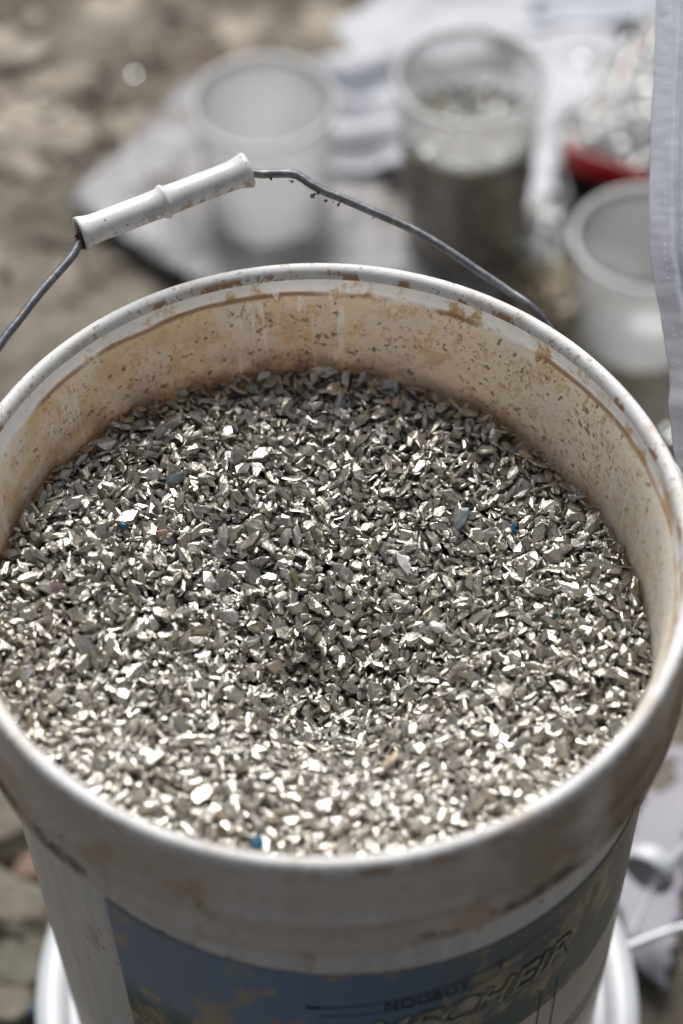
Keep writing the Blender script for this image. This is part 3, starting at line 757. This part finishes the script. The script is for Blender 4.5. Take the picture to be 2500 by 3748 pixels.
for x, y, z in ((.006, .006, .050), (.166, .006, .050), (.166, .148, .050), (.006, .148, .050), (.07, .065, .082), (.10, .065, .082), (.10, .095, .082), (.07, .095, .082)): vs.append(bm.verts.new((x, y, z)))
bmesh.ops.convex_hull(bm, input=vs); me = bpy.data.meshes.new('mound_core'); bm.to_mesh(me); bm.free()
n = N('packed pale glass grit'); o_ = n.obj(); M_grit = n.done(n.bsdf(n.mix(n.noise(o_, 300, 3), (.27, .28, .27), (.42, .43, .42)), .6))
o = link('mound_core', me, M_grit); o.location = tray.location; o.rotation_euler = tray.rotation_euler; tag(o, 'packed inner part of the pale mound in the red tray', 'chips', kind='stuff')

# spilled pale chips: beside the tall cup, around the tray, few on the ground
def spill(name, cx, cy, rx, ry, n_, size, mat, lab, hump=.02, z0=.012):
    def f(k):
        th = rng.uniform(0, 6.28); r = math.sqrt(rng.random()); return (rx*r*math.cos(th), ry*r*math.sin(th), z0+hump*(1-r*r)+rng.normal(0, .001)), (r*math.cos(th)*.5, r*math.sin(th)*.5, 1)
    o = link(name, chips_mesh(name, heap_items(n_, f, size, .6)), mat); o.location = (cx, cy, 0); return tag(o, lab, 'chips', kind='stuff')
p = q(1235, 520, .02); spill('glass_chips', p.x, p.y, .020, .034, 260, .0045, M_glass, 'small pile of pale glass chips right beside the tall cup')
p = q(1440, 165, .02); spill('glass_chips', p.x, p.y, .085, .045, 900, .0046, M_glass, 'strip of pale glass chips lying behind the red tray', .015)
p = q(1235, 660, .01); spill('glass_chips', p.x, p.y, .045, .040, 240, .0035, M_fine, 'thin scatter of grey chips on the sheet in front of the tall cup', .003, .013)

# single sparkling flakes on the bare ground and near the bucket
def glint(px, py, size, lab, mat=M_glass, z=.010):
    c = q(px, py, z); v = (CAM-c).normalized(); h = (v+sdir).normalized()
    A = basis(np.array(h), rng.uniform(0, 6))*np.array([size, size*.8, size*.3])[None, :]
    o = link('glass_flake', chips_mesh('glass_flake', [(1, A, np.zeros(3), .5)]), mat); o.location = c; tag(o, lab, 'flake')
M_flake = mat_simple('clear glass flake', (.6, .62, .6), .12, .8, var=.05)
glint(308, 172, .0032, 'small glinting flake on the brown ground, the upper of two', M_flake)
glint(350, 297, .0040, 'bright glinting flake on the brown ground near the grey sheet', M_flake)
glint(1548, 1003, .0060, 'bright flake on the ground between the white strip and the bucket rim', M_flake)
glint(1535, 985, .0040, 'smaller bright flake above the one by the bucket rim', M_flake)

# ------------------------------------------------------------------ stones on the left
def stone(px, py, a, b, h, rot, mat, lab, seed):
    bm = bmesh.new(); bmesh.ops.create_icosphere(bm, subdivisions=4, radius=1)
    for v in bm.verts:
        n_ = noise.noise(v.co*1.1+Vector((seed, 0, 0)))*.35+noise.noise(v.co*3.1+Vector((0, seed, 0)))*.12+noise.noise(v.co*9+Vector((0, seed, 0)))*.03
        v.co *= 1+n_; v.co.z = max(-.6, min(.75, v.co.z)); v.co = Vector((v.co.x*a, v.co.y*b, v.co.z*h))
    me = bpy.data.meshes.new('stone'); bm.to_mesh(me); bm.free(); o = link('stone', me, mat, smooth=True); c = q(px, py, 0)
    o.location = (c.x, c.y, h*.35 if h > .009 else -h*.1); o.rotation_euler = (0, 0, rot); tag(o, lab, 'stone')
def mat_stone(name, c0, c1, c2):
    n = N(name); o = n.obj(); c = n.mix(n.ramp(n.noise(o, 22, 5, .6), .38, .62), c0, c1); c = n.mix(n.math('MULTIPLY', n.ramp(n.noise(o, 55, 5, .65), .54, .64), .7), c, c2)
    return n.done(n.bsdf(c, .85, 0, n.bump(n.noise(o, 90, 5), .6, .004)))
M_st1 = mat_stone('taupe stone', (.115, .10, .075), (.21, .185, .15), (.055, .05, .035))
M_st2 = mat_stone('sun dapple stone', (.27, .235, .19), (.44, .39, .32), (.15, .125, .09))
M_st3 = mat_stone('mossy olive stone', (.095, .087, .062), (.175, .16, .125), (.045, .043, .028))
ST = [(60, 1900, .040, .026, .020, .4, M_st1, 'taupe stone beside the bucket at the lower left'),
      (30, 2110, .042, .022, .022, -.5, M_st1, 'long taupe stone below the dark gap at the lower left'),
      (90, 2010, .020, .012, .014, .9, mat_stone('reddish stone', (.17, .11, .08), (.24, .17, .13), (.08, .06, .04)), 'small reddish brown stone in the gap at the lower left'),
      (35, 2250, .036, .020, .016, .2, M_st3, 'mossy olive stone at the lower left near the white tub'),
      (10, 2330, .020, .014, .016, .2, M_st1, 'small stone at the bottom left corner'),
      (110, 2160, .018, .018, .014, .2, M_st3, 'small mossy stone touching the lower tub'),
      (1440, 1790, .030, .020, .010, .2, M_st1, 'taupe stone right of the bucket above the lilac cloth')]
for k, s in enumerate(ST): stone(*s, seed=k*7.3)
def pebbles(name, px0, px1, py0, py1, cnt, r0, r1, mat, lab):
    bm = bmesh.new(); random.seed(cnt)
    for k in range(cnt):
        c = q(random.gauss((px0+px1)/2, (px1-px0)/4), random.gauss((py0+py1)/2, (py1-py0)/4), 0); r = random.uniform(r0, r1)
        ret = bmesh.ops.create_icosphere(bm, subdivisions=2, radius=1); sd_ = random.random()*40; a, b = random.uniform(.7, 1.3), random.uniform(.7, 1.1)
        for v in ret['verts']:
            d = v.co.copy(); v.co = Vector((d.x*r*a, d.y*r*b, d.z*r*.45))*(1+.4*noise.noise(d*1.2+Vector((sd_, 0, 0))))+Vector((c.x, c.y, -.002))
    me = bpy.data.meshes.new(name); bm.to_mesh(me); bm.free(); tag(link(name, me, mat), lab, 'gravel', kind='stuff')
pebbles('gravel', -60, 210, 230, 390, 90, .004, .011, M_st2, 'pale sand coloured gravel standing in for sun dapples at the left edge')  # sun patches on the ground, put in as pale pebbles
pebbles('gravel', -60, 90, 30, 170, 40, .004, .010, M_st2, 'pale gravel standing in for sun dapples in the upper left corner')  # pale pebbles again in place of dappled sunlight
pebbles('gravel', -40, 760, -60, 640, 180, .002, .007, M_st1, 'scattered brown grit and gravel on the ground at the left')
c = q(68, 2318, .015); A = basis(np.array([0, -.3, 1.]), .3)*np.array([.006, .004, .0015])[None, :]
o = link('blue_flake', chips_mesh('blue_flake', [(4, A, np.zeros(3), .6)]), M_blue); o.location = c; tag(o, 'blue flake between the stones at the lower left corner', 'flake')

# ------------------------------------------------------------------ white woven fabric strip hanging at the right
edge = [(2402, -150), (2400, 0), (2398, 170), (2392, 260), (2383, 400), (2380, 560), (2376, 760), (2379, 920), (2400, 1060), (2420, 1160), (2436, 1260), (2452, 1360), (2455, 1420), (2449, 1480),
        (2458, 1560), (2466, 1640), (2474, 1700), (2490, 1850), (2510, 2050), (2520, 2300)]
def edge_x(y):
    for (xa, ya), (xb, yb) in zip(edge, edge[1:]):
        if ya <= y <= yb:
            t = (y-ya)/(yb-ya); t = t*t*(3-2*t)*.5+t*.5; return xa+(xb-xa)*t
    return edge[-1][0]
V = []; F = []; ny, nx = 220, 44
for j in range(ny+1):
    y = -150+2450*j/ny; dep = 1.045+.030*max(0, (1700-y)/1850)**2
    for i in range(nx+1):
        s = i/nx; x = edge_x(y)+s*330
        fold = .0022*math.sin(s*9+y/700)+.0010*noise.noise(Vector((s*3, y/240, 1)))+.004*math.exp(-((s-.31)/.03)**2)+.0003*noise.noise(Vector((s*9, y/90, 4)))+.00022*noise.noise(Vector((s*5, y/16, 8)))+.0002*noise.noise(Vector((s*40, y/300, 8)))
        V.append(at_depth(x, y, dep+fold-.02*s))
F = [(j*(nx+1)+i, j*(nx+1)+i+1, (j+1)*(nx+1)+i+1, (j+1)*(nx+1)+i) for j in range(ny) for i in range(nx)]
org = V[len(V)//2].copy()
strip = link('fabric_strip', mesh_np('fabric_strip', [v-org for v in V], F), mat_cloth('white woven synthetic fabric', (.70, .715, .78), weave=2600, strength=.15, trans=.35, var=.06), smooth=True)
strip.location = org; m = strip.modifiers.new('s', 'SOLIDIFY'); m.thickness = .0006
tag(strip, 'white woven fabric strip with a stitched seam hanging beside the bucket at the right', 'fabric strip')
M_thread = mat_simple('white thread', (.74, .75, .80), .7)
me_all = bmesh.new()
for k in range(58):
    if random.random() < .3: continue
    y = -60+k*31.0+random.uniform(-5, 5); x = edge_x(y)+56+8*math.sin(y/300)-20*max(0, (y-1000)/900)
    j = int((y+150)/2450*ny); i = int(nx*(x-edge_x(y))/330); c = V[j*(nx+1)+i]-org; dn = (V[(j+1)*(nx+1)+i]-V[j*(nx+1)+i]).normalized()
    c = c-(CR @ Vector((0, 0, -1)))*.0006
    r = bmesh.ops.create_uvsphere(me_all, u_segments=8, v_segments=6, radius=.0003)
    qd = dn.to_track_quat('Z', 'Y')
    for v in r['verts']: v.co = qd @ Vector((v.co.x, v.co.y, v.co.z*2.6))+c
me = bpy.data.meshes.new('stitching'); me_all.to_mesh(me); me_all.free(); link('stitching', me, M_thread, strip)
